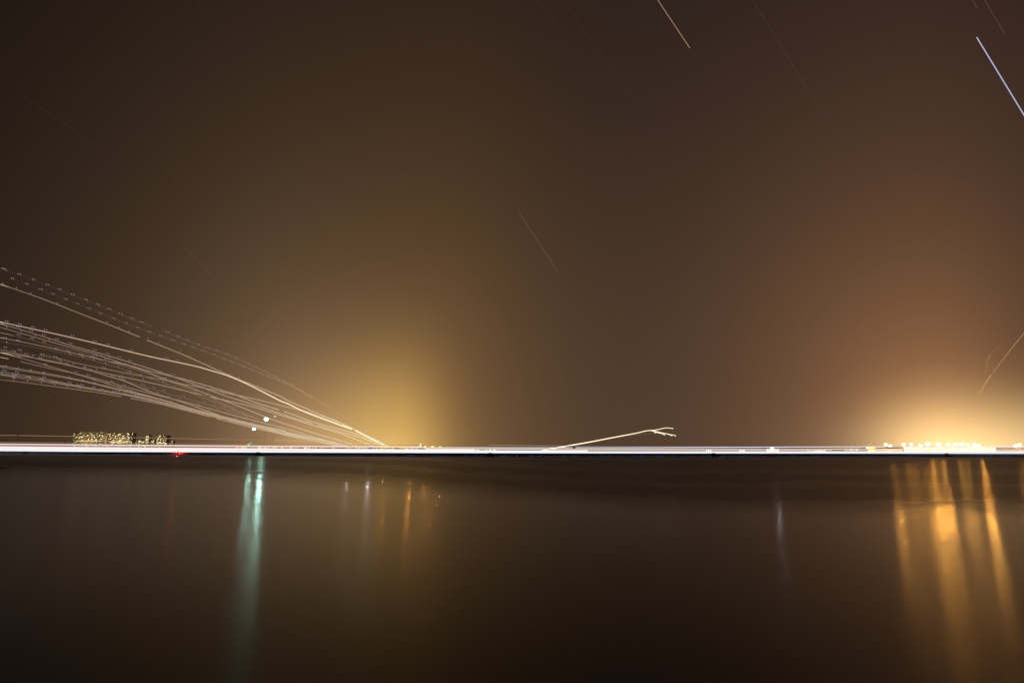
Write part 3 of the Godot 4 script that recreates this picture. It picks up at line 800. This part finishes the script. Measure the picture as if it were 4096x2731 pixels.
	hall("white_lit_hut", 2957, 2980, 1794.0, 1250.0, 20.0, "small floodlit white hut, right one of two in the right centre", matte("rendered wall", Color.BLACK), glow(srgb(255, 246, 226), 1.2), 4, 1.0)
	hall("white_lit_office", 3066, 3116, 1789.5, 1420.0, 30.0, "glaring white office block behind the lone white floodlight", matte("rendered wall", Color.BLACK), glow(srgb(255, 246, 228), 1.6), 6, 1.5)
	# lit arch
	var a0 := at(3472, 1786, 1600.0)
	var arch := thing("lit_arch", Vector3(a0.x, GROUND, a0.z), "thin lit arch standing up left of the right-hand cluster", "arch")
	var rib := spline(pairs([3474, 1789, 3473, 1781, 3478, 1777.4, 3487, 1776, 3493, 1780, 3498, 1786, 3499, 1790]), 6)
	var line := []
	var radii := []
	for p in rib:
		line.append(at(p.x, p.y, 1600.0) - arch.position)
		radii.append(0.6)
	var at_ := SurfaceTool.new()
	at_.begin(Mesh.PRIMITIVE_TRIANGLES)
	add_tube(at_, line, radii)
	at_.generate_normals()
	part("lamp_lined_rib", at_.commit(), glow(srgb(255, 226, 176), 0.8), arch)
	part("base", box_mesh(Vector3(-1.0, 0, -2.0), Vector3(20.0, line[0].y + 0.6, 2.0)), matte("rendered wall", Color.BLACK), arch)

# a low long building: walls, a pitched roof and a row of windows
func hall(called: String, u0: float, u1: float, v_top: float, depth: float, deep: float, label: String, wall: Material, lit: Material, count: int, pitch: float) -> void:
	var a := at(u0, v_top, depth)
	var b := at(u1, v_top, depth)
	var wide := b.x - a.x
	var top := (a.y + b.y) / 2.0 - GROUND
	var root := thing(called, Vector3((a.x + b.x) / 2.0, GROUND, -depth - deep / 2.0), label, "building")
	var eaves := top - pitch
	part("wall", box_mesh(Vector3(-wide / 2, 0, -deep / 2), Vector3(wide / 2, eaves, deep / 2)), wall, root)
	var st := SurfaceTool.new()
	st.begin(Mesh.PRIMITIVE_TRIANGLES)
	st.set_smooth_group(-1)
	var x := wide / 2 + 1.0
	var z := deep / 2 + 1.0
	quad(st, Vector3(-x, eaves, z), Vector3(-x, top, 0), Vector3(x, top, 0), Vector3(x, eaves, z))
	quad(st, Vector3(x, eaves, -z), Vector3(x, top, 0), Vector3(-x, top, 0), Vector3(-x, eaves, -z))
	quad(st, Vector3(-x, eaves, -z), Vector3(-x, eaves, z), Vector3(x, eaves, z), Vector3(x, eaves, -z))
	for s in [-1.0, 1.0]:
		for p in ([Vector3(s * x, eaves, z), Vector3(s * x, top, 0), Vector3(s * x, eaves, -z)]):
			st.add_vertex(p)
	st.generate_normals()
	part("roof", st.commit(), matte("roof sheet", Color(0.16, 0.15, 0.14).linear_to_srgb(), 0.7), root)
	if lit:
		var cw := wide / count
		for k in count:
			part("window", unit_box, lit, root, Vector3(-wide / 2 + cw * (k + 0.5), eaves * 0.55, deep / 2 + 0.08), Vector3(cw * rng.randf_range(0.55, 0.85), eaves * 0.6, 0.3))

# ---------------------------------------------------------------- things on the water

func make_buoy() -> void:
	var p := on_water(709, 1820.5)
	var root := thing("navigation_buoy", p, "small dark navigation buoy with a red lamp, in front of the sea wall", "buoy")
	var k := px(-p.z)
	var dark := matte("painted steel", Color(0.06, 0.012, 0.01).linear_to_srgb(), 0.5)
	part("hull", lathe([Vector2(6.5, -0.8), Vector2(8.4, 0.2), Vector2(8.2, 2.2), Vector2(7.0, 2.8), Vector2(0, 3.0)], 16), dark, root, Vector3.ZERO, Vector3.ONE * k)
	var st := SurfaceTool.new()
	st.begin(Mesh.PRIMITIVE_TRIANGLES)
	for a in 4:
		var e := Vector3(cos(TAU * a / 4 + 0.5), 0, sin(TAU * a / 4 + 0.5))
		var f := Vector3(cos(TAU * (a + 1) / 4 + 0.5), 0, sin(TAU * (a + 1) / 4 + 0.5))
		add_bar(st, e * 4.4 + Vector3(0, 2.8, 0), e * 1.1 + Vector3(0, 13, 0), 0.45, 0.35)
		for h in [0.3, 0.62]:
			add_bar(st, (e * 4.4 + Vector3(0, 2.8, 0)).lerp(e * 1.1 + Vector3(0, 13, 0), h), (f * 4.4 + Vector3(0, 2.8, 0)).lerp(f * 1.1 + Vector3(0, 13, 0), h), 0.3, 0.3)
	st.generate_normals()
	part("lattice", st.commit(), dark, root, Vector3.ZERO, Vector3.ONE * k)
	part("topmark", lathe([Vector2(0, 13), Vector2(1.9, 13.2), Vector2(1.9, 14.0), Vector2(0, 14.2)], 12), dark, root, Vector3.ZERO, Vector3.ONE * k)
	part("lamp", lathe([Vector2(0, 14.2), Vector2(1.0, 14.4), Vector2(1.2, 15.4), Vector2(0.8, 16.4), Vector2(0, 16.6)], 12), glow(srgb(255, 60, 40), 1.0), root, Vector3.ZERO, Vector3.ONE * k)
	var l := OmniLight3D.new()
	l.name = "lamp_light"
	l.light_color = srgb(255, 30, 20)
	l.light_energy = RED_P
	l.light_size = 0.3
	l.omni_range = 2000.0
	l.omni_attenuation = 2.0
	l.shadow_enabled = true
	root.add_child(l)
	l.position = Vector3(0, 15.4 * k, 3.0 * k)

func make_rock() -> void:
	var p := on_water(12, 1873)
	var st := SurfaceTool.new()
	st.begin(Mesh.PRIMITIVE_TRIANGLES)
	st.set_smooth_group(0)
	var fn := FastNoiseLite.new()
	fn.seed = 21
	fn.frequency = 0.35
	var n := 26
	var m := 10
	var grid := []
	for i in n + 1:
		var row := []
		for j in m + 1:
			var x := lerpf(-5.0, 3.2, float(i) / n)
			var z := lerpf(-1.6, 1.6, float(j) / m)
			var body := (1.0 - pow(absf(x + 0.9) / 4.1, 2.0)) * (1.0 - pow(absf(z) / 1.6, 2.0))
			row.append(Vector3(x, maxf(body, 0.0) * (0.42 + 0.35 * fn.get_noise_2d(x * 2.0, z * 2.0)) - 0.1, z))
		grid.append(row)
	for i in n:
		for j in m:
			quad(st, grid[i][j], grid[i + 1][j], grid[i + 1][j + 1], grid[i][j + 1])
	st.generate_normals()
	var o := part("rock", st.commit(), matte("wet rock", Color(0.03, 0.026, 0.022).linear_to_srgb(), 0.7), self, p)
	tag(o, "low dark rock breaking the water at the left edge", "rock")

# ----------------------------------------------------------------

func _ready() -> void:
	rng.seed = 20240611
	look = Basis.from_euler(Vector3(deg_to_rad(PITCH), 0, deg_to_rad(ROLL)))
	var cam := Camera3D.new()
	cam.name = "camera"
	cam.transform = Transform3D(look, EYE)
	cam.fov = rad_to_deg(2.0 * atan(1365.5 / F))
	cam.near = 0.5
	cam.far = 60000.0
	add_child(cam)
	cam.current = true
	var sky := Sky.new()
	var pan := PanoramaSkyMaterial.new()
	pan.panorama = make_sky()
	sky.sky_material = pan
	var env := Environment.new()
	env.background_mode = Environment.BG_SKY
	env.sky = sky
	env.tonemap_mode = Environment.TONE_MAPPER_LINEAR
	env.tonemap_exposure = 1.0
	env.sdfgi_enabled = true
	env.ssao_enabled = true
	env.ssil_enabled = true
	var we := WorldEnvironment.new()
	we.name = "world_environment"
	we.environment = env
	add_child(we)
	unit_box = box_mesh(Vector3.ONE * -0.5, Vector3.ONE * 0.5)
	matte("rendered wall", Color(0.6, 0.55, 0.47).linear_to_srgb())
	make_sea()
	make_ground()
	make_sea_wall()
	make_buildings()
	make_lamps()
	make_air_trails()
	make_ground_trails()
	make_other_trails()
	make_buoy()
	make_rock()
